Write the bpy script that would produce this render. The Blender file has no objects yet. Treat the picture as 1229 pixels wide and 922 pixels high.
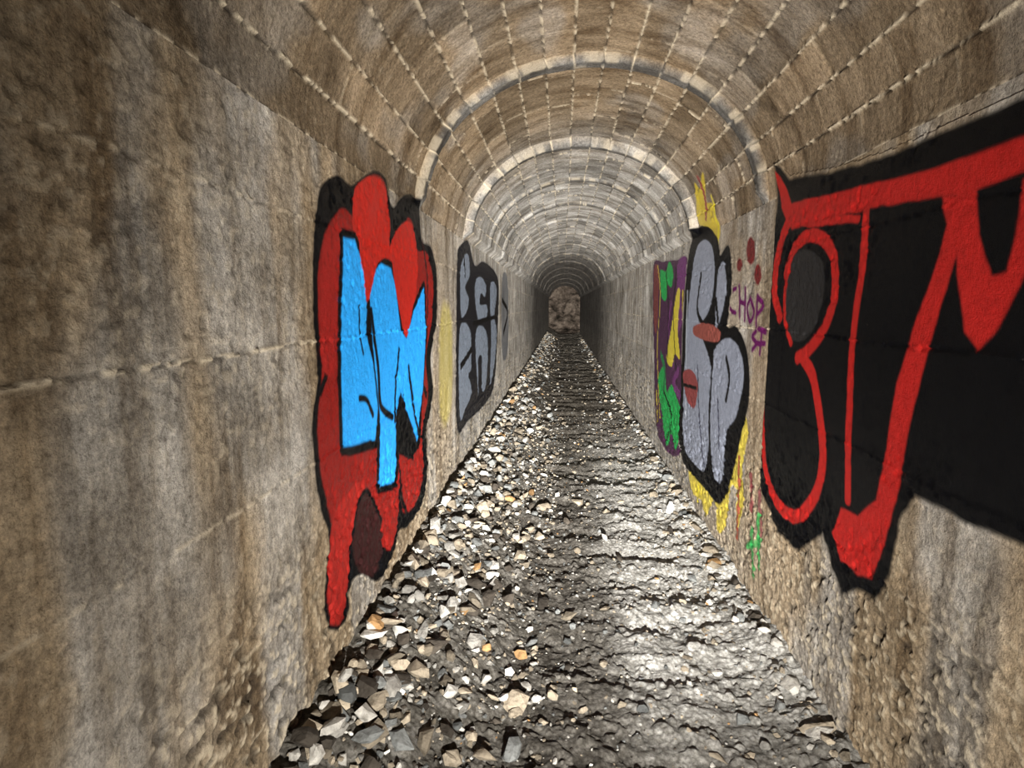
import bpy, math, random
import numpy as np
from mathutils import Matrix, Vector, Euler

rng = np.random.default_rng(7)
random.seed(7)
# ------------------------------------------------------------------ dimensions (metres)
WL, WR = 0.825, 1.085          # wall distances from the y axis
CX = (WR-WL)/2; RAD = (WL+WR)/2
SPRING = 2.20; RZ = 0.785      # elliptical vault: half width RAD, rise RZ
CAMZ = 1.65
YEND = 36.0
F = 700.0
PITCH = math.atan(93/F); YAW = math.atan(60.5/F*math.cos(PITCH))

# arc length table of the vault
_ph = np.linspace(0, math.pi, 2001)
_ds = np.sqrt((RAD*np.sin(_ph))**2+(RZ*np.cos(_ph))**2)
_arc = np.concatenate([[0], np.cumsum((_ds[1:]+_ds[:-1])/2*np.diff(_ph))])
ARC = _arc[-1]

# ------------------------------------------------------------------ camera
cam_d = bpy.data.cameras.new("camera"); cam = bpy.data.objects.new("camera", cam_d)
bpy.context.collection.objects.link(cam)
cam.location = (0, 0, CAMZ); cam.rotation_euler = (math.pi/2-PITCH, 0, YAW)
cam_d.sensor_width = 36; cam_d.lens = 36*F/1229; cam_d.clip_start = 0.02; cam_d.clip_end = 200
bpy.context.scene.camera = cam
ROT = np.array(Euler((math.pi/2-PITCH, 0, YAW)).to_matrix())

def survey(side, pts):
    """photo measurement -> position (y, height-along-surface) on the real wall / vault"""
    out = []
    for px, py in pts:
        d = ROT @ np.array([(px-614.5)/F, (461-py)/F, -1.0])
        t = ((-WL) if side == 'L' else WR)/d[0]
        z = CAMZ+d[2]*t; yv = d[1]*t
        if z > SPRING:
            ox = -CX; oz = CAMZ-SPRING
            A = (d[0]/RAD)**2+(d[2]/RZ)**2; B = 2*(ox*d[0]/RAD**2+oz*d[2]/RZ**2); C = (ox/RAD)**2+(oz/RZ)**2-1
            t = (-B+math.sqrt(B*B-4*A*C))/(2*A)
            x = ox+d[0]*t; zz = oz+d[2]*t; yv = d[1]*t
            ph = math.atan2(zz/RZ, abs(x)/RAD)
            z = SPRING+np.interp(ph, _ph, _arc)
        out.append((yv, z))
    return np.array(out)

# ------------------------------------------------------------------ noise
TAB = rng.random((8, 256, 256))
def vn(x, y, k=0):
    xi = np.floor(x).astype(int); yi = np.floor(y).astype(int)
    fx = x-xi; fy = y-yi
    fx = fx*fx*(3-2*fx); fy = fy*fy*(3-2*fy)
    T = TAB[k % 8]
    a = T[xi & 255, yi & 255]; b = T[(xi+1) & 255, yi & 255]
    c = T[xi & 255, (yi+1) & 255]; d = T[(xi+1) & 255, (yi+1) & 255]
    return (a*(1-fx)+b*fx)*(1-fy)+(c*(1-fx)+d*fx)*fy
def fbm(x, y, o=4, k=0):
    s = 0; a = 1; t = 0
    for i in range(o):
        s = s+a*vn(x*2**i+17.3*i, y*2**i+9.1*i, k+i); t += a; a *= .5
    return s/t
def ss(a, b, x):
    t = np.clip((x-a)/(b-a), 0, 1); return t*t*(3-2*t)
def hsh(i, j, k=0):
    return TAB[k % 8][(i.astype(int)*7+3) & 255, (j.astype(int)*13+5) & 255]

# ------------------------------------------------------------------ y stations
ys = list(np.arange(-1.6, 0.4, 0.04)); y = 0.4
while y < YEND:
    ys.append(y); y += min(max(0.0055, 0.7*y*y/665), 0.07)
ys.append(YEND)
YS = np.array(ys)

RINGS = [3.3, 4.85, 6.1, 7.4, 8.8, 10.4, 12.2, 14.2, 16.5, 19.2, 22.5, 26.5, 31]

def rough(Y, S):
    d = 0.016*(fbm(Y*1.3, S*1.6, 3, 1)-.5)
    patch = ss(.48, .64, fbm(Y*1.7+5, S*1.9+3, 3, 2))
    low = ss(1.10, .45, np.minimum(S, 2*SPRING+ARC-S)+.6*(fbm(Y*1.5, S, 2, 6)-.5))
    amt = 0.08+0.92*np.maximum(patch*.30, low)
    g = fbm(Y*40, S*44, 3, 3)
    d = d+0.018*amt*(g-.5)
    pit = ss(.60, .78, fbm(Y*28+3, S*34, 2, 5))
    d = d-0.012*amt*pit
    return d, amt, g

def wall_fields(Y, S, Z, side):
    d, amt, g = rough(Y, S)
    wob = 0.02*(fbm(Y*2.2, S*2, 3, 4)-.5)
    H = 0.40
    zz = (Z-1.53+wob*1.5)/H
    ci = np.floor(zz); fz = (zz-ci)*H; dj = np.minimum(fz, H-fz)
    L = 0.62+.5*hsh(ci, ci*0+2, 1)
    yy = Y/L+hsh(ci, ci*0, 2)+wob; bi = np.floor(yy); fy = (yy-bi)*L; dv = np.minimum(fy, L-fy)
    seam_main = np.exp(-((Z-1.53+wob*1.2)/.0055)**2)
    far = .65+.35*ss(3, 6, Y)
    j = np.maximum(np.exp(-(dj/.006)**2)*.75*far, np.exp(-(dv/.007)**2)*.55*ss(1, 4, Y))
    j = np.maximum(j, seam_main)
    crn = ss(.42, .60, fbm(Y*34, Z*48, 2, 6))
    crumb = j*crn
    d = d+crumb*0.007 - j*(1-crn)*0.007
    crumb = np.maximum(crumb*.85, amt*ss(.58, .72, g)*.6)
    gray = ss(2.6, 5.5, Y+1.6*(fbm(Y*1.2, Z*1.2, 3, 0)-.5))*.8
    gray = np.maximum(gray, ss(.52, .68, fbm(Y*3.1+40, Z*.9, 3, 2))*.65)
    pit = ss(.58, .74, fbm(Y*28+3, S*34, 2, 5))*amt
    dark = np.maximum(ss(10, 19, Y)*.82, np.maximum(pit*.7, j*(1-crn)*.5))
    tone = .84+.30*hsh(bi, ci, 3)
    return d, crumb, gray, dark, tone

def ceil_fields(Y, S, PHI):
    d, amt, g = rough(Y, S)
    N = 17
    fade = ss(0, .10, PHI)*ss(math.pi, math.pi-.10, PHI)
    wob = 0.07*(fbm(Y*2.5, S*2.5, 3, 4)-.5)
    c = (S-SPRING)/ARC*N+wob; ci = np.floor(c); w = ARC/N
    fc = (c-ci)*w; dj = np.minimum(fc, w-fc)
    L = 0.52
    yy = Y/L+hsh(ci, ci*0, 2)+wob*.5; bi = np.floor(yy); fy = (yy-bi)*L; dv = np.minimum(fy, L-fy)
    near = ss(3.6, 2.8, Y)
    jl = np.exp(-(dj/.006)**2); jt = np.exp(-(dv/.006)**2)*(1-.8*near)
    j = np.maximum(jl, jt)
    crn = ss(.46, .60, fbm(Y*34, S*44, 2, 6))
    crumb = j*crn
    blk = hsh(bi, ci, 4)
    extra = crumb*0.011 - j*(1-crn)*0.011+(blk-.5)*.009
    st = 0; ringm = 0*Y; lip = 0*Y
    for i, ry in enumerate(RINGS):
        wd = max(.10, .010*ry); hgt = (.032, .018)[i] if i < 2 else .020
        step = (.012, .045)[i] if i < 2 else .004
        up = ss(ry, ry+.008+.0015*ry, Y); dn = 1-ss(ry+wd, ry+wd+.02, Y)
        st = st+up*step+up*dn*hgt
        ringm = np.maximum(ringm, up*dn)
        lip = np.maximum(lip, np.exp(-((Y-ry-.012-.001*ry)/(.012+.0015*ry))**2))
    dd = d*.8+(extra+st)*fade
    crumb = np.maximum(crumb*.9, amt*ss(.66, .78, g)*.3)
    crumb = np.maximum(crumb, lip*fade*.6*ss(.45, .65, fbm(Y*14, S*16, 2, 1)))
    gray = np.clip(ss(3.9, 5.8, Y+.8*(fbm(Y, S, 2, 0)-.5)), 0, 1)*.85
    gray = np.maximum(gray, ringm*.95)
    gray = np.maximum(gray, ss(.55, .7, fbm(Y*2+9, S*3, 3, 3))*.3)
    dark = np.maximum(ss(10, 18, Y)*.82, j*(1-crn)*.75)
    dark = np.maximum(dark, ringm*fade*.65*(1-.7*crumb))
    tone = .62+.60*blk
    return dd, crumb, gray, dark, tone

# ------------------------------------------------------------------ mesh builder
def grid_mesh(name, P, mat, mask=None, paint=None, facemask=None, smooth=True):
    nr, nc = P.shape[:2]
    idx = np.arange(nr*nc).reshape(nr, nc)
    q = np.stack([idx[:-1, :-1], idx[:-1, 1:], idx[1:, 1:], idx[1:, :-1]], -1)
    q = q[facemask] if facemask is not None else q.reshape(-1, 4)
    used = np.unique(q); remap = np.full(nr*nc, -1); remap[used] = np.arange(len(used))
    q = remap[q]; V = P.reshape(-1, 3)[used]
    me = bpy.data.meshes.new(name)
    me.vertices.add(len(V)); me.vertices.foreach_set("co", V.astype(np.float32).ravel())
    me.loops.add(q.size); me.loops.foreach_set("vertex_index", q.astype(np.int32).ravel())
    me.polygons.add(len(q)); me.polygons.foreach_set("loop_start", np.arange(0, q.size, 4, dtype=np.int32))
    me.update(calc_edges=True)
    me.polygons.foreach_set("use_smooth", np.full(len(q), smooth))
    for nm, arr in (("mask", mask), ("paint", paint)):
        if arr is not None:
            a = me.attributes.new(nm, 'FLOAT_COLOR', 'POINT')
            a.data.foreach_set("color", arr.reshape(-1, 4)[used].astype(np.float32).ravel())
    me.validate(); me.materials.append(mat)
    ob = bpy.data.objects.new(name, me); bpy.context.collection.objects.link(ob)
    return ob

# ------------------------------------------------------------------ materials
class NB:
    def __init__(s, name, ior=1.12):
        s.m = bpy.data.materials.new(name); s.m.use_nodes = True
        s.t = s.m.node_tree; s.n = s.t.nodes; s.l = s.t.links
        s.b = s.n["Principled BSDF"]; s.b.inputs["IOR"].default_value = ior
        s.tc = s.n.new("ShaderNodeTexCoord")
    def noise(s, scale, detail=6, rough=.6, mp=None):
        n = s.n.new("ShaderNodeTexNoise"); n.inputs["Scale"].default_value = scale
        n.inputs["Detail"].default_value = detail; n.inputs["Roughness"].default_value = rough
        v = s.tc.outputs["Object"]
        if mp:
            m = s.n.new("ShaderNodeMapping"); m.inputs["Scale"].default_value = mp
            s.l.new(v, m.inputs[0]); v = m.outputs[0]
        s.l.new(v, n.inputs["Vector"]); return n.outputs["Fac"]
    def vor(s, scale, feat='F1'):
        n = s.n.new("ShaderNodeTexVoronoi"); n.inputs["Scale"].default_value = scale; n.feature = feat
        s.l.new(s.tc.outputs["Object"], n.inputs["Vector"]); return n
    def ramp(s, fac, stops):
        r = s.n.new("ShaderNodeValToRGB"); e = r.color_ramp.elements
        while len(e) < len(stops): e.new(.5)
        for i, (p, c) in enumerate(stops):
            e[i].position = p; e[i].color = (*c, 1) if len(c) == 3 else c
        s.l.new(fac, r.inputs[0]); return r.outputs[0]
    def mix(s, fac, a, b, mode='MIX'):
        m = s.n.new("ShaderNodeMix"); m.data_type = 'RGBA'; m.blend_type = mode
        for sock, v in ((m.inputs[0], fac), (m.inputs[6], a), (m.inputs[7], b)):
            if isinstance(v, (int, float)): sock.default_value = v
            elif isinstance(v, tuple): sock.default_value = (*v, 1)
            else: s.l.new(v, sock)
        return m.outputs[2]
    def math(s, op, a, b):
        m = s.n.new("ShaderNodeMath"); m.operation = op
        for i, v in enumerate((a, b)):
            if isinstance(v, (int, float)): m.inputs[i].default_value = v
            else: s.l.new(v, m.inputs[i])
        return m.outputs[0]
    def attr(s, nm):
        a = s.n.new("ShaderNodeAttribute"); a.attribute_name = nm
        sp = s.n.new("ShaderNodeSeparateColor"); s.l.new(a.outputs["Color"], sp.inputs[0])
        return a, sp
    def bump(s, h, dist, strength=1.0, prev=None):
        b = s.n.new("ShaderNodeBump"); b.inputs["Distance"].default_value = dist
        b.inputs["Strength"].default_value = strength
        s.l.new(h, b.inputs["Height"])
        if prev: s.l.new(prev, b.inputs["Normal"])
        return b.outputs[0]

def concrete(name, warm=(0.245, 0.187, 0.122), brown=(0.095, 0.067, 0.042), light=(0.41, 0.34, 0.25), painted=False):
    B = NB(name, 1.13 if painted else 1.10)
    a, sp = B.attr("mask")
    n1 = B.noise(2.6, 9, .70)
    tan = B.ramp(n1, [(.30, brown), (.46, warm), (.60, warm), (.76, light)])
    n2 = B.noise(4.0, 8, .65)
    gry = B.ramp(n2, [(.3, (.105, .100, .093)), (.5, (.26, .252, .236)), (.75, (.47, .455, .425))])
    c = B.mix(sp.outputs[1], tan, gry)
    st = B.noise(3.0, 6, .6, (1.0, 3.2, .45))
    c = B.mix(.9, c, B.ramp(st, [(.34, (.50, .45, .40)), (.5, (.95, .95, .95)), (.66, (1.3, 1.32, 1.36))]), 'MULTIPLY')
    fine = B.noise(60, 9, .8)
    c = B.mix(.85, c, B.ramp(fine, [(.32, (.25, .22, .20)), (.5, (.92, .92, .92)), (.68, (1.6, 1.56, 1.48))]), 'MULTIPLY')
    tn = B.n.new("ShaderNodeCombineColor")
    for i in range(3): B.l.new(a.outputs["Alpha"], tn.inputs[i])
    c = B.mix(1.0, c, tn.outputs[0], 'MULTIPLY')
    c = B.mix(sp.outputs[0], c, (.52, .44, .32))
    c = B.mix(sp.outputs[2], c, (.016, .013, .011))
    if painted:
        p, ps = B.attr("paint")
        pc = B.mix(.5, p.outputs["Color"], B.ramp(B.noise(30, 6, .7), [(.3, (.55, .55, .55)), (.5, (1, 1, 1)), (.7, (1.15, 1.15, 1.15))]), 'MULTIPLY')
        worn = B.math('GREATER_THAN', B.noise(60, 6, .8), .31)
        fac = B.math('MULTIPLY', p.outputs["Alpha"], worn)
        c = B.mix(fac, c, pc)
        r = B.math('SUBTRACT', .85, B.math('MULTIPLY', fac, .60))
        B.l.new(r, B.b.inputs["Roughness"])
    else:
        B.b.inputs["Roughness"].default_value = .9
    B.l.new(c, B.b.inputs["Base Color"])
    k = .6 if painted else 1
    b = B.bump(B.noise(42, 9, .75), .013*k, 1.0)
    b = B.bump(B.noise(150, 4, .6), .0045*k, .9, b)
    B.l.new(b, B.b.inputs["Normal"])
    return B.m

MW = concrete("rough_cast_concrete")
MC = concrete("vault_masonry", (0.205, 0.152, 0.098), (0.085, 0.061, 0.038), (0.34, 0.27, 0.19))
MP = concrete("spray_paint_on_concrete", painted=True)

# ------------------------------------------------------------------ walls
NRW = 380
def make_wall(side):
    Z1 = np.linspace(-0.12, SPRING, NRW)
    Zg, Yg = np.meshgrid(Z1, YS, indexing='ij')
    Sg = Zg if side == 'L' else 2*SPRING+ARC-Zg
    d, cr, gr, dk, tn = wall_fields(Yg, Sg, Zg, side)
    base = rough(Yg, Sg)[0]*.8
    k = ss(SPRING-.06, SPRING, Zg); d = d*(1-k)+base*k
    X = (-WL+d) if side == 'L' else (WR-d)
    return np.stack([X, Yg, Zg], -1), np.stack([cr, gr, dk, tn], -1), Zg
PL, ML, ZL = make_wall('L')
PR, MR, ZR = make_wall('R')
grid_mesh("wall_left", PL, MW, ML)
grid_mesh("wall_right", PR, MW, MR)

# ------------------------------------------------------------------ vaulted ceiling
NCE = 360
SS1 = np.linspace(0, ARC, NCE)
PH = np.interp(SS1, _arc, _ph)
Pg, Yc = np.meshgrid(PH, YS, indexing='ij')
Sc = SPRING+np.meshgrid(SS1, YS, indexing='ij')[0]
d, cr, gr, dk, tn = ceil_fields(Yc, Sc, Pg)
PC = np.stack([CX-(RAD-d)*np.cos(Pg), Yc, SPRING+(RZ-d)*np.sin(Pg)], -1)
MCK = np.stack([cr, gr, dk, tn], -1)
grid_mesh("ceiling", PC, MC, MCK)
# stacked wall + haunch surfaces for paint that runs up on to the vault
K = 60
SURF = {'L': (np.concatenate([PL, PC[1:K]]), np.concatenate([ML, MCK[1:K]]), np.concatenate([ZL, Sc[1:K]])),
        'R': (np.concatenate([PR, PC[::-1][1:K]]), np.concatenate([MR, MCK[::-1][1:K]]), np.concatenate([ZR, SPRING+(SPRING+ARC-Sc[::-1][1:K])]))}

# ------------------------------------------------------------------ floor
def floor_z(X, Y):
    bank = .37*ss(-.10, -.86, X)+.06*ss(.70, 1.1, X)
    z = bank-.02+.05*(fbm(X*2.3, Y*2.0, 3, 1)-.5)
    smoothp = ss(-.35, -.02, X)*ss(.98, .75, X)
    rip = fbm(X*2.0+4, Y*5.5, 3, 2)
    z = z+.075*(rip-.5)*ss(-.45, -.1, X)
    z = z+(.055-.025*smoothp)*(fbm(X*9, Y*11, 3, 3)-.5)+(.022-.008*smoothp)*(fbm(X*34, Y*36, 2, 5)-.5)
    z = z+.014*ss(.58, .76, fbm(X*20+3, Y*20, 2, 6))
    return z
X1 = np.linspace(-WL-.03, WR+.03, 380)
Xf, Yf = np.meshgrid(X1, YS, indexing='ij')
Zf = floor_z(Xf, Yf)
wv = .30*(fbm(Xf*2, Yf*1.3, 2, 4)-.5)
path = ss(-.45, -.12, Xf)*(1-ss(.18, .44, Xf+wv))
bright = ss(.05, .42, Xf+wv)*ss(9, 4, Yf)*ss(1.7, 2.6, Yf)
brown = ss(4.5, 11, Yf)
MF = NB("trodden_gravel", 1.04)
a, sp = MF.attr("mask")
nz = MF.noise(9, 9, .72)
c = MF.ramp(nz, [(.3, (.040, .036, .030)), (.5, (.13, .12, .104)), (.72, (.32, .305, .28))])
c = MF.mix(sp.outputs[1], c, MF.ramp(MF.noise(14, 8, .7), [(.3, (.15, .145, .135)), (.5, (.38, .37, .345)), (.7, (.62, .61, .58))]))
c = MF.mix(sp.outputs[0], c, MF.ramp(nz, [(.3, (.045, .040, .034)), (.7, (.18, .166, .146))]))
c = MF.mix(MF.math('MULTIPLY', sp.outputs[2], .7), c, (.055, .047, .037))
v = MF.vor(46)
c = MF.mix(.55, c, MF.ramp(v.outputs["Distance"], [(0, (1.45, 1.45, 1.45)), (.35, (1, 1, 1)), (.7, (.3, .28, .25))]), 'MULTIPLY')
c = MF.mix(.6, c, MF.ramp(MF.noise(75, 6, .75), [(.35, (.4, .38, .36)), (.5, (1, 1, 1)), (.66, (1.5, 1.5, 1.48))]), 'MULTIPLY')
MF.l.new(c, MF.b.inputs["Base Color"]); MF.b.inputs["Roughness"].default_value = 1
b = MF.bump(MF.noise(34, 9, .78), .024, 1)
b = MF.bump(MF.ramp(v.outputs["Distance"], [(0, (1, 1, 1)), (.8, (0, 0, 0))]), .005, 1, b)
MF.l.new(b, MF.b.inputs["Normal"])
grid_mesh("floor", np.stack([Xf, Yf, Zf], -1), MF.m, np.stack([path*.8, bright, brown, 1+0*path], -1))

# ------------------------------------------------------------------ stones
import bmesh
def rock_template(n):
    bm = bmesh.new()
    for i in range(n):
        v = Vector((random.gauss(0, 1), random.gauss(0, 1), random.gauss(0, 1))).normalized()
        s = random.uniform(.78, 1.05); bm.verts.new((v.x*s, v.y*s, v.z*s))
    r = bmesh.ops.convex_hull(bm, input=bm.verts)
    bmesh.ops.delete(bm, geom=[g for g in r["geom_interior"] if isinstance(g, bmesh.types.BMVert)], context='VERTS')
    bmesh.ops.triangulate(bm, faces=bm.faces)
    bm.verts.ensure_lookup_table(); bm.verts.index_update()
    V = np.array([v.co[:] for v in bm.verts]); T = np.array([[v.index for v in f.verts] for f in bm.faces])
    bm.free(); return V, T
TEMPL = [rock_template(random.choice([12, 16, 20, 26])) for _ in range(24)]

def scatter(name, items, mat):
    Vs, Ts, Cs = [], [], []; o = 0
    for (x, y, z, s, col) in items:
        V, T = TEMPL[random.randrange(len(TEMPL))]
        sc = np.array([s*random.uniform(.8, 1.5), s*random.uniform(.65, 1.2), s*random.uniform(.40, .85)])
        rot = np.array(Euler((random.uniform(-.6, .6), random.uniform(-.6, .6), random.uniform(0, 6.28))).to_matrix())
        Vs.append((V*sc) @ rot.T+np.array([x, y, z])); Ts.append(T+o)
        Cs.append(np.tile(np.array([*col, 1.0]), (len(V), 1))); o += len(V)
    V = np.concatenate(Vs); T = np.concatenate(Ts); C = np.concatenate(Cs)
    V[:, 0] = np.clip(V[:, 0], -WL+.02, WR-.02)
    me = bpy.data.meshes.new(name)
    me.vertices.add(len(V)); me.vertices.foreach_set("co", V.astype(np.float32).ravel())
    me.loops.add(T.size); me.loops.foreach_set("vertex_index", T.astype(np.int32).ravel())
    me.polygons.add(len(T)); me.polygons.foreach_set("loop_start", np.arange(0, T.size, 3, dtype=np.int32))
    me.update(calc_edges=True)
    at = me.attributes.new("paint", 'FLOAT_COLOR', 'POINT'); at.data.foreach_set("color", C.astype(np.float32).ravel())
    me.validate(); me.materials.append(mat)
    me.polygons.foreach_set("use_smooth", np.zeros(len(T), bool))
    ob = bpy.data.objects.new(name, me); bpy.context.collection.objects.link(ob); return ob

MS = NB("broken_stone", 1.2)
a, sp = MS.attr("paint")
c = MS.mix(.9, a.outputs["Color"], MS.ramp(MS.noise(28, 8, .7), [(.3, (.35, .33, .30)), (.5, (.95, .95, .95)), (.72, (1.25, 1.25, 1.22))]), 'MULTIPLY')
MS.l.new(c, MS.b.inputs["Base Color"]); MS.b.inputs["Roughness"].default_value = .8
MS.l.new(MS.bump(MS.noise(60, 8, .7), .010, 1), MS.b.inputs["Normal"])

def stone_col():
    r = random.random(); k = random.uniform(.35, 1.15)
    if r < .38: c = (.31, .26, .195)
    elif r < .62: c = (.39, .37, .335)
    elif r < .78: c = (.18, .185, .18)
    elif r < .80: c = (.34, .20, .09)
    elif r < .86: c = (.64, .62, .57)
    else: c = (.06, .05, .04)
    return tuple(q*k for q in c)

items = []
def add(n, xf, yf, sf, sink=.25):
    X = np.array([xf() for _ in range(n)]); Y = np.array([yf() for _ in range(n)])
    Zs = floor_z(X, Y)
    for x, y, z in zip(X, Y, Zs):
        s = sf(); x = min(max(x, -WL+s*1.3+.02), WR-s*1.3-.02)
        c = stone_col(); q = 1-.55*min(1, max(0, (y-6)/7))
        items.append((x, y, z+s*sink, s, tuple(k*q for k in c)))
U = random.uniform
add(1800, lambda: -WL+abs(random.gauss(0, .34))+.02, lambda: U(1.0, 9), lambda: min(.058, .009+random.expovariate(1/.011)), .5)
add(190, lambda: -WL+abs(random.gauss(0, .32))+.02, lambda: U(1.3, 5), lambda: U(.028, .052), .7)
add(800, lambda: -WL+abs(random.gauss(0, .26))+.02, lambda: U(9, 30), lambda: U(.02, .05))
add(480, lambda: WR-abs(random.gauss(0, .13))-.02, lambda: U(1.2, 12), lambda: min(.05, .011+random.expovariate(1/.012)))
add(300, lambda: WR-abs(random.gauss(0, .12))-.02, lambda: U(12, 30), lambda: U(.02, .05))
add(3600, lambda: U(-.8, -.05), lambda: U(1.0, 9), lambda: .004+random.expovariate(1/.004))
add(3000, lambda: U(-.2, 1.05), lambda: U(1.0, 9), lambda: .004+random.expovariate(1/.0035))
add(500, lambda: U(-.8, 1.05), lambda: U(9, 25), lambda: U(.01, .022))
add(110, lambda: U(-.3, 1.0), lambda: U(1.6, 12), lambda: U(.014, .034), .1)
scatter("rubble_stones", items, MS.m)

# ------------------------------------------------------------------ rock face outside far portal
MR_ = NB("brown_rock_face", 1.02)
c = MR_.ramp(MR_.noise(2.4, 8, .7), [(.36, (.003, .0026, .002)), (.5, (.018, .014, .011)), (.66, (.042, .034, .027))])
MR_.l.new(c, MR_.b.inputs["Base Color"]); MR_.b.inputs["Roughness"].default_value = 1
MR_.l.new(MR_.bump(MR_.noise(4, 8, .7), .10, 1), MR_.b.inputs["Normal"])
gx, gt = np.meshgrid(np.linspace(-4, 4.3, 120), np.linspace(0, 1, 120), indexing='ij')
ry = YEND+.1+gt**.6*5+1.0*(fbm(gx*1.2, gt*7, 4, 2)-.5)*ss(0, .15, gt)
rz = -.1+gt**1.6*6+.3*(fbm(gx*2, gt*9, 3, 3)-.5)*gt
grid_mesh("rock_face", np.stack([gx, ry, rz], -1), MR_.m, smooth=False)

# ------------------------------------------------------------------ graffiti
def smooth_curve(P, closed, n=6):
    P = np.asarray(P, float); m = len(P); out = []
    rngi = range(m) if closed else range(m-1)
    for i in rngi:
        if closed: p0, p1, p2, p3 = P[(i-1) % m], P[i], P[(i+1) % m], P[(i+2) % m]
        else: p0, p1, p2, p3 = P[max(i-1, 0)], P[i], P[i+1], P[min(i+2, m-1)]
        for t in np.linspace(0, 1, n, endpoint=False):
            out.append(.5*((2*p1)+(-p0+p2)*t+(2*p0-5*p1+4*p2-p3)*t*t+(-p0+3*p1-3*p2+p3)*t**3))
    if not closed: out.append(P[-1])
    return np.array(out)

class Mural:
    def __init__(s, name, side, box, lift=.002):
        s.name, s.side, s.lift = name, side, lift
        c = survey(side, [(box[0], box[1]), (box[2], box[1]), (box[0], box[3]), (box[2], box[3])])
        ya, yb, za, zb = c[:, 0].min(), c[:, 0].max(), c[:, 1].min(), c[:, 1].max()
        P, M, ZZ = SURF[side]; Z1 = ZZ[:, 0]
        s.j0, s.j1 = np.searchsorted(YS, ya), np.searchsorted(YS, yb)+1
        s.i0, s.i1 = np.searchsorted(Z1, za), min(len(Z1), np.searchsorted(Z1, zb)+1)
        sl = (slice(s.i0, s.i1), slice(s.j0, s.j1))
        s.P = P[sl].copy(); s.M = M[sl].copy(); s.Y = s.P[..., 1]; s.Z = ZZ[sl]
        wob = .012
        s.Yw = s.Y+wob*(fbm(s.Y*12, s.Z*12, 2, 1)-.5); s.Zw = s.Z+wob*(fbm(s.Y*12+7, s.Z*12, 2, 2)-.5)
        s.C = np.zeros(s.Y.shape+(3,)); s.A = np.zeros(s.Y.shape)
    def _dist(s, P, closed):
        D = np.full(s.Y.shape, 1e9); ins = np.zeros(s.Y.shape, bool)
        m = len(P)
        for i in range(m if closed else m-1):
            a, b = P[i], P[(i+1) % m]; ab = b-a; L = ab@ab+1e-12
            t = np.clip(((s.Yw-a[0])*ab[0]+(s.Zw-a[1])*ab[1])/L, 0, 1)
            D = np.minimum(D, (s.Yw-a[0]-t*ab[0])**2+(s.Zw-a[1]-t*ab[1])**2)
            if closed and a[1] != b[1]:
                cr = ((a[1] > s.Zw) != (b[1] > s.Zw)) & (s.Yw < (b[0]-a[0])*(s.Zw-a[1])/(b[1]-a[1])+a[0])
                ins ^= cr
        D = np.sqrt(D)
        return np.where(ins, -D, D) if closed else D
    def _comp(s, al, col):
        al = np.clip(al, 0, 1)[..., None]; A = s.A[..., None]
        na = al+A*(1-al)
        s.C = np.where(na > 1e-5, (np.array(col)*al+s.C*A*(1-al))/np.maximum(na, 1e-5), s.C)
        s.A = na[..., 0]
    def fill(s, pts, col, soft=.007, op=1, grow=0, curve=True):
        P = survey(s.side, pts)
        if curve: P = smooth_curve(P, True, 5)
        d = s._dist(P, True)-grow
        s._comp(op*(1-ss(-soft, soft, d)), col); return s
    def line(s, pts, w, col, soft=.006, op=1, curve=True):
        P = survey(s.side, pts)
        if curve and len(P) > 2: P = smooth_curve(P, False, 5)
        d = s._dist(P, False)-w/2
        s._comp(op*(1-ss(-soft, soft, d)), col); return s
    def dot(s, x, y, w, h, col, **k):
        return s.fill([(x+w*math.cos(t), y+h*math.sin(t)) for t in np.linspace(0, 2*math.pi, 9)[:-1]], col, **k)
    def build(s):
        P = s.P.copy(); P[..., 0] += s.lift if s.side == 'L' else -s.lift
        P[..., 2] -= s.lift*ss(SPRING, SPRING+.1, s.Z)*.7
        A = s.A
        fm = (A[:-1, :-1]+A[1:, :-1]+A[:-1, 1:]+A[1:, 1:]) > .02
        return grid_mesh(s.name, P, MP, s.M*np.array([.6, 1, .5, 1]), np.concatenate([s.C, A[..., None]], -1), fm)

BLK = (.002, .002, .0025); RED = (.33, .014, .009); DRED = (.165, .009, .007); BLU = (.018, .26, .66)
SIL = (.17, .183, .225); YEL = (.48, .40, .03); GRN = (.015, .22, .05); PUR = (.10, .027, .095)

m = Mural("graffiti_blue_letters", 'L', (355, 180, 540, 780))
m.fill([(379, 245), (388, 218), (404, 210), (420, 222), (428, 218), (448, 205), (462, 214), (470, 248), (480, 238), (492, 232), (502, 246), (505, 288), (516, 296), (523, 330), (523, 385), (516, 430), (519, 470), (512, 520), (513, 560), (505, 605), (490, 630), (478, 640), (470, 672), (455, 698), (436, 690), (422, 700), (417, 738), (402, 757), (391, 742), (390, 700), (394, 645), (384, 612), (376, 560), (374, 500), (381, 445), (375, 385), (375, 300)], BLK)
m.fill([(386, 290), (398, 262), (412, 250), (424, 258), (426, 226), (448, 210), (462, 222), (467, 262), (470, 290), (482, 262), (494, 268), (500, 300), (512, 304), (519, 340), (517, 385), (510, 430), (513, 475), (506, 520), (508, 560), (500, 600), (484, 615), (478, 570), (478, 620), (468, 660), (452, 640), (440, 588), (426, 620), (420, 680), (414, 735), (402, 750), (394, 735), (394, 690), (398, 640), (390, 600), (382, 555), (380, 500), (386, 445), (381, 385), (381, 330)], DRED)
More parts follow.
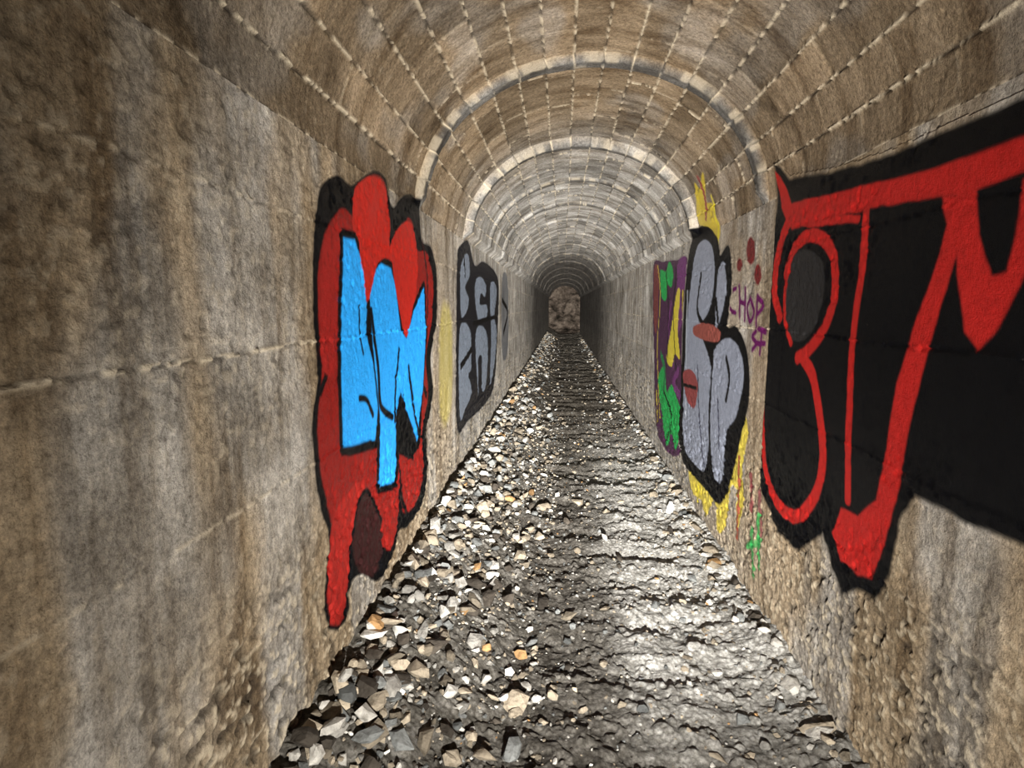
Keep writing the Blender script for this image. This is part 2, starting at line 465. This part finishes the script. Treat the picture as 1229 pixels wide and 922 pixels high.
# black between the lobes and beside the scallops
m.fill([(465, 285), (476, 262), (478, 240), (492, 236), (498, 252), (488, 262), (476, 285), (470, 300)], BLK)
m.line([(384, 430), (392, 445), (384, 470)], .03, BLK).line([(509, 425), (503, 450), (511, 475)], .04, BLK).line([(506, 290), (512, 330), (512, 380)], .03, (.02, .005, .005))
m.line([(478, 560), (482, 600), (490, 620)], .03, BLK)
m.fill([(424, 300), (424, 235), (434, 218), (448, 212), (461, 224), (466, 262), (464, 320), (440, 362)], RED)
m.fill([(386, 300), (396, 275), (408, 262), (418, 268), (420, 286), (408, 290), (404, 350), (402, 440), (388, 445), (384, 380)], (.20, .011, .009))
m.fill([(466, 300), (482, 268), (494, 272), (500, 310), (498, 360), (488, 404), (478, 375), (468, 330)], RED)
m.fill([(396, 640), (404, 610), (430, 580), (440, 600), (424, 650), (416, 720), (402, 746), (395, 725)], (.23, .013, .010))
m.fill([(424, 640), (434, 595), (446, 592), (456, 620), (460, 660), (450, 690), (434, 688), (426, 670)], (.022, .007, .007))
m.line([(422, 660), (430, 605), (442, 590), (458, 625)], .022, BLK)
e = [(411, 286), (424, 288), (434, 318), (439, 362), (448, 330), (456, 316), (468, 322), (474, 350), (480, 396), (487, 408), (496, 372), (508, 345), (510, 400), (505, 470), (502, 530), (490, 545), (476, 535), (474, 578), (455, 584), (454, 528), (430, 534), (410, 538), (408, 460), (409, 370)]
m.fill(e, BLK, grow=.035, curve=False)
m.fill([(411, 286), (424, 288), (434, 318), (439, 362), (438, 400), (446, 438), (452, 490), (449, 528), (430, 532), (410, 537), (408, 460), (409, 370)], BLU, curve=False)
m.fill([(442, 352), (448, 328), (456, 316), (468, 322), (474, 350), (480, 396), (487, 408), (496, 372), (508, 345), (510, 400), (506, 470), (500, 530), (490, 500), (480, 470), (474, 500), (474, 578), (455, 584), (455, 500), (448, 440)], BLU, curve=False)
m.line([(430, 368), (431, 400), (435, 425)], .018, BLK).line([(430, 478), (440, 482), (446, 498)], .03, BLK)
m.line([(444, 372), (452, 440), (456, 488), (470, 500)], .038, BLK).line([(478, 420), (474, 470), (473, 505)], .032, BLK)
m.line([(490, 440), (496, 490), (502, 520)], .035, BLK)
m.line([(484, 478), (488, 530), (494, 548)], .045, BLK)
m.fill([(430, 300), (432, 240), (448, 218), (460, 240), (464, 300), (452, 318), (440, 362), (435, 330)], RED)
m.fill([(470, 318), (478, 290), (492, 290), (499, 330), (494, 372), (487, 406), (479, 375)], RED)
m.build()

m = Mural("graffiti_silver_letters", 'L', (545, 275, 606, 530))
m.fill([(548, 320), (551, 296), (562, 290), (570, 318), (580, 314), (594, 326), (599, 345), (597, 400), (593, 462), (582, 485), (562, 505), (549, 517), (547, 430)], (.006, .006, .008))
SI2 = (.125, .145, .18)
m.fill([(552, 330), (556, 308), (562, 306), (564, 330), (558, 345), (563, 360), (559, 376), (553, 378)], SI2)
m.fill([(551, 402), (558, 388), (565, 400), (566, 440), (562, 450), (566, 470), (558, 492), (552, 500)], SI2)
m.fill([(570, 345), (576, 332), (583, 342), (582, 356), (577, 352), (576, 366), (584, 366), (584, 380), (574, 384)], SI2)
m.fill([(571, 402), (579, 392), (585, 410), (583, 460), (578, 468), (578, 430), (574, 432), (574, 478)], SI2)
m.fill([(588, 348), (592, 338), (596, 350), (593, 380), (596, 400), (592, 445), (588, 460), (589, 400)], SI2)
m.line([(553, 440), (566, 420)], .06, BLK).line([(556, 300), (558, 330)], .05, BLK).line([(568, 388), (596, 380)], .05, BLK)
m.build()

m = Mural("graffiti_faded_yellow_patch", 'L', (522, 350, 546, 520))
m.fill([(528, 380), (535, 365), (542, 390), (542, 480), (534, 510), (527, 480)], (.38, .32, .06), op=.5, soft=.06).build()

m = Mural("graffiti_dark_tag", 'L', (600, 320, 616, 445))
m.fill([(603, 335), (608, 330), (610, 360), (609, 420), (604, 432), (602, 400)], (.06, .065, .075), op=.8)
m.line([(603, 360), (609, 375), (604, 400)], .08, BLK); m.build()

# --- right wall
m = Mural("graffiti_purple_green", 'R', (776, 300, 834, 560))
m.fill([(784, 322), (796, 314), (812, 312), (824, 308), (828, 330), (824, 420), (822, 520), (812, 548), (796, 535), (787, 505), (785, 420)], (.045, .016, .040))
m.fill([(793, 340), (793, 324), (799, 326), (803, 314), (808, 326), (806, 345), (801, 342), (800, 360), (795, 358)], GRN)
m.fill([(785, 326), (790, 320), (791, 360), (788, 400), (785, 380)], (.12, .03, .03))
m.fill([(814, 314), (824, 310), (823, 345), (818, 352), (820, 385), (812, 398), (813, 350)], PUR)
m.line([(790, 320), (793, 360), (789, 420), (792, 500)], .04, YEL, op=.6).line([(806, 365), (803, 395), (808, 440)], .07, PUR)
m.fill([(800, 430), (806, 395), (813, 350), (817, 352), (814, 395), (816, 430), (810, 425), (806, 440)], YEL, op=.8)
m.line([(799, 322), (803, 380), (800, 440)], .035, BLK).line([(812, 322), (809, 380), (812, 460)], .035, BLK)
m.fill([(790, 455), (797, 440), (800, 470), (806, 462), (812, 478), (818, 500), (812, 540), (806, 520), (800, 535), (795, 500)], GRN)
m.line([(793, 425), (798, 445), (796, 470)], .08, (.015, .12, .04)).line([(814, 445), (808, 460), (816, 476)], .08, PUR)
m.line([(797, 470), (806, 500), (800, 530)], .035, BLK).line([(820, 350), (821, 440), (818, 500)], .04, YEL, op=.6)
m.line([(788, 470), (789, 505)], .06, YEL, op=.7)
m.build()

m = Mural("graffiti_silver_throwup", 'R', (810, 190, 918, 660), .003)
m.fill([(838, 240), (835, 218), (842, 225), (846, 205), (850, 240), (858, 245), (864, 285), (850, 288), (840, 262)], (.36, .27, .02), op=.9)
m.line([(840, 212), (848, 235), (850, 262)], .045, (.16, .03, .03)).line([(856, 235), (862, 300)], .035, YEL)
m.fill([(828, 560), (850, 575), (872, 560), (892, 500), (898, 520), (892, 560), (893, 600), (886, 640), (884, 590), (878, 585), (872, 630), (862, 638), (858, 600), (848, 620), (842, 600), (832, 590)], (.42, .33, .03), op=.85)
m.line([(888, 550), (886, 645)], .04, (.20, .05, .03)).line([(840, 570), (838, 600)], .05, YEL)
out = [(817, 470), (821, 400), (825, 330), (832, 290), (846, 275), (860, 290), (864, 312), (874, 300), (877, 340), (872, 395), (884, 398), (895, 425), (898, 475), (890, 515), (880, 560), (866, 600), (852, 588), (836, 570), (820, 548), (815, 510)]
m.fill(out, BLK, grow=.03)
m.fill([(830, 340), (836, 300), (846, 288), (856, 300), (858, 340), (852, 372), (842, 395), (852, 430), (856, 470), (848, 560), (836, 558), (822, 535), (820, 480), (824, 410)], SIL)
m.fill([(862, 330), (869, 315), (872, 345), (866, 380), (859, 395)], SIL)
m.fill([(858, 420), (874, 406), (888, 420), (893, 455), (884, 500), (872, 520), (868, 575), (858, 572), (852, 520), (854, 460)], SIL)
m.line([(842, 330), (838, 370), (846, 392)], .05, BLK).line([(850, 405), (862, 400), (860, 360)], .05, BLK)
m.line([(838, 440), (840, 500), (846, 560)], .03, (.03, .03, .05)).line([(856, 430), (852, 500), (855, 575)], .05, BLK)
m.line([(872, 430), (876, 455), (872, 480)], .045, BLK).line([(862, 480), (864, 540)], .025, (.03, .03, .05))
m.line([(826, 350), (824, 420), (823, 500)], .03, (.32, .34, .38))
m.fill([(834, 392), (848, 388), (864, 396), (862, 410), (846, 408), (834, 402)], (.17, .045, .035))
m.fill([(820, 448), (830, 444), (838, 460), (834, 490), (824, 478)], (.16, .035, .035)).line([(821, 462), (836, 466)], .03, BLK)
m.build()

m = Mural("graffiti_purple_tag", 'R', (868, 265, 925, 430), .002)
TG = (.075, .006, .055); w = .034
m.line([(884, 346), (877, 352), (876, 370), (883, 376)], w, TG).line([(888, 343), (888, 380)], w, TG).line([(895, 346), (894, 384)], w, TG).line([(888, 362), (895, 365)], w, TG)
m.line([(901, 358), (897, 370), (900, 386), (905, 375), (901, 358)], w, TG).line([(909, 356), (908, 394)], w, TG).line([(909, 356), (916, 366), (909, 378)], w, TG)
m.line([(908, 398), (903, 404), (908, 412), (903, 420)], w, TG).line([(911, 395), (919, 398)], w, TG).line([(915, 396), (912, 424)], w, TG).line([(909, 412), (918, 412)], w, TG)
m.dot(888, 318, 3.2, 8, (.10, .014, .014)).dot(901, 301, 5, 17, (.10, .014, .014)).dot(909, 330, 4, 13, (.10, .014, .014)); m.build()

m = Mural("graffiti_paint_drips", 'R', (885, 545, 930, 705), .002)
m.line([(902, 570), (903, 612)], .05, (.14, .02, .03), op=.8).line([(912, 590), (914, 640)], .045, (.11, .02, .03), op=.8)
m.line([(903, 635), (905, 690)], .05, GRN, op=.8).line([(911, 620), (912, 680)], .05, GRN, op=.85).line([(898, 655), (914, 650)], .04, GRN, op=.8); m.build()

m = Mural("graffiti_red_black_letters", 'R', (895, 60, 1700, 900), .004)
m.fill([(930, 196), (938, 200), (948, 214), (1000, 206), (1060, 188), (1130, 158), (1229, 118), (1420, 60), (1600, 40), (1600, 900), (1400, 760), (1229, 656), (1170, 632), (1100, 596), (1082, 625), (1070, 690), (1052, 722), (1030, 708), (1012, 716), (1000, 680), (988, 640), (960, 662), (935, 640), (915, 592), (906, 540), (905, 470), (913, 420), (918, 360), (922, 300), (932, 255)], BLK, curve=False, soft=.012)
R3 = (.28, .011, .009)
m.fill([(948, 320), (962, 300), (985, 310), (990, 350), (975, 400), (950, 408), (942, 370)], (.016, .015, .015))
m.fill([(930, 205), (938, 212), (950, 244), (1000, 232), (1060, 218), (1130, 200), (1229, 165), (1400, 110), (1400, 160), (1229, 205), (1165, 232), (1130, 236), (1050, 248), (1000, 262), (950, 276), (938, 250)], R3, curve=False)
m.line([(948, 262), (934, 305), (930, 350), (936, 380)], .07, R3)
m.line([(944, 330), (952, 300), (975, 282), (998, 300), (1004, 345), (994, 388), (972, 420), (958, 430)], .06, R3)
m.line([(944, 330), (942, 380), (950, 412)], .035, R3)
m.line([(915, 450), (917, 540), (928, 592), (952, 620), (976, 600), (988, 560), (985, 500), (976, 450), (962, 428)], .065, R3)
m.line([(1040, 236), (1036, 320), (1026, 420), (1020, 520), (1018, 600)], .045, R3)
m.fill([(1132, 236), (1168, 232), (1158, 280), (1136, 350), (1112, 430), (1092, 520), (1078, 600), (1062, 655), (1048, 694), (1030, 690), (1010, 672), (1000, 640), (1010, 610), (1030, 620), (1052, 600), (1066, 540), (1078, 460), (1100, 390), (1128, 310), (1138, 270)], R3, curve=False)
m.line([(960, 250), (962, 268), (1030, 262)], .03, R3)
m.fill([(1150, 226), (1172, 214), (1176, 280), (1190, 330), (1208, 326), (1220, 280), (1229, 215), (1260, 190), (1260, 260), (1226, 340), (1200, 392), (1176, 420), (1158, 400), (1150, 330)], R3, curve=False)
m.fill([(1290, 180), (1340, 165), (1340, 560), (1290, 480)], R3, curve=False)
m.build()

# ------------------------------------------------------------------ light
def torch(name, loc, power, size, blend, col, rad=.015, tilt=91):
    l = bpy.data.lights.new(name, 'SPOT'); l.energy = power; l.spot_size = size; l.spot_blend = blend
    l.color = col; l.shadow_soft_size = rad; l.use_nodes = True
    nt = l.node_tree; em = nt.nodes["Emission"]; f = nt.nodes.new("ShaderNodeLightFalloff")
    f.inputs["Strength"].default_value = 1.0
    nt.links.new(f.outputs["Constant"], em.inputs["Strength"])
    o = bpy.data.objects.new(name, l); bpy.context.collection.objects.link(o)
    o.location = loc; o.rotation_euler = (math.radians(tilt), 0, math.radians(2)); return o
torch("hand_torch", (.22, .05, .92), 145, math.radians(148), 1.0, (1, .965, .90))
torch("hand_torch_hotspot", (.22, .05, .92), 140, math.radians(58), 1.0, (1, .985, .96), tilt=88)

w = bpy.data.worlds.new("night"); bpy.context.scene.world = w; w.use_nodes = True
w.node_tree.nodes["Background"].inputs[0].default_value = (.02, .018, .015, 1)
w.node_tree.nodes["Background"].inputs[1].default_value = .3
bpy.context.scene.view_settings.view_transform = 'Standard'
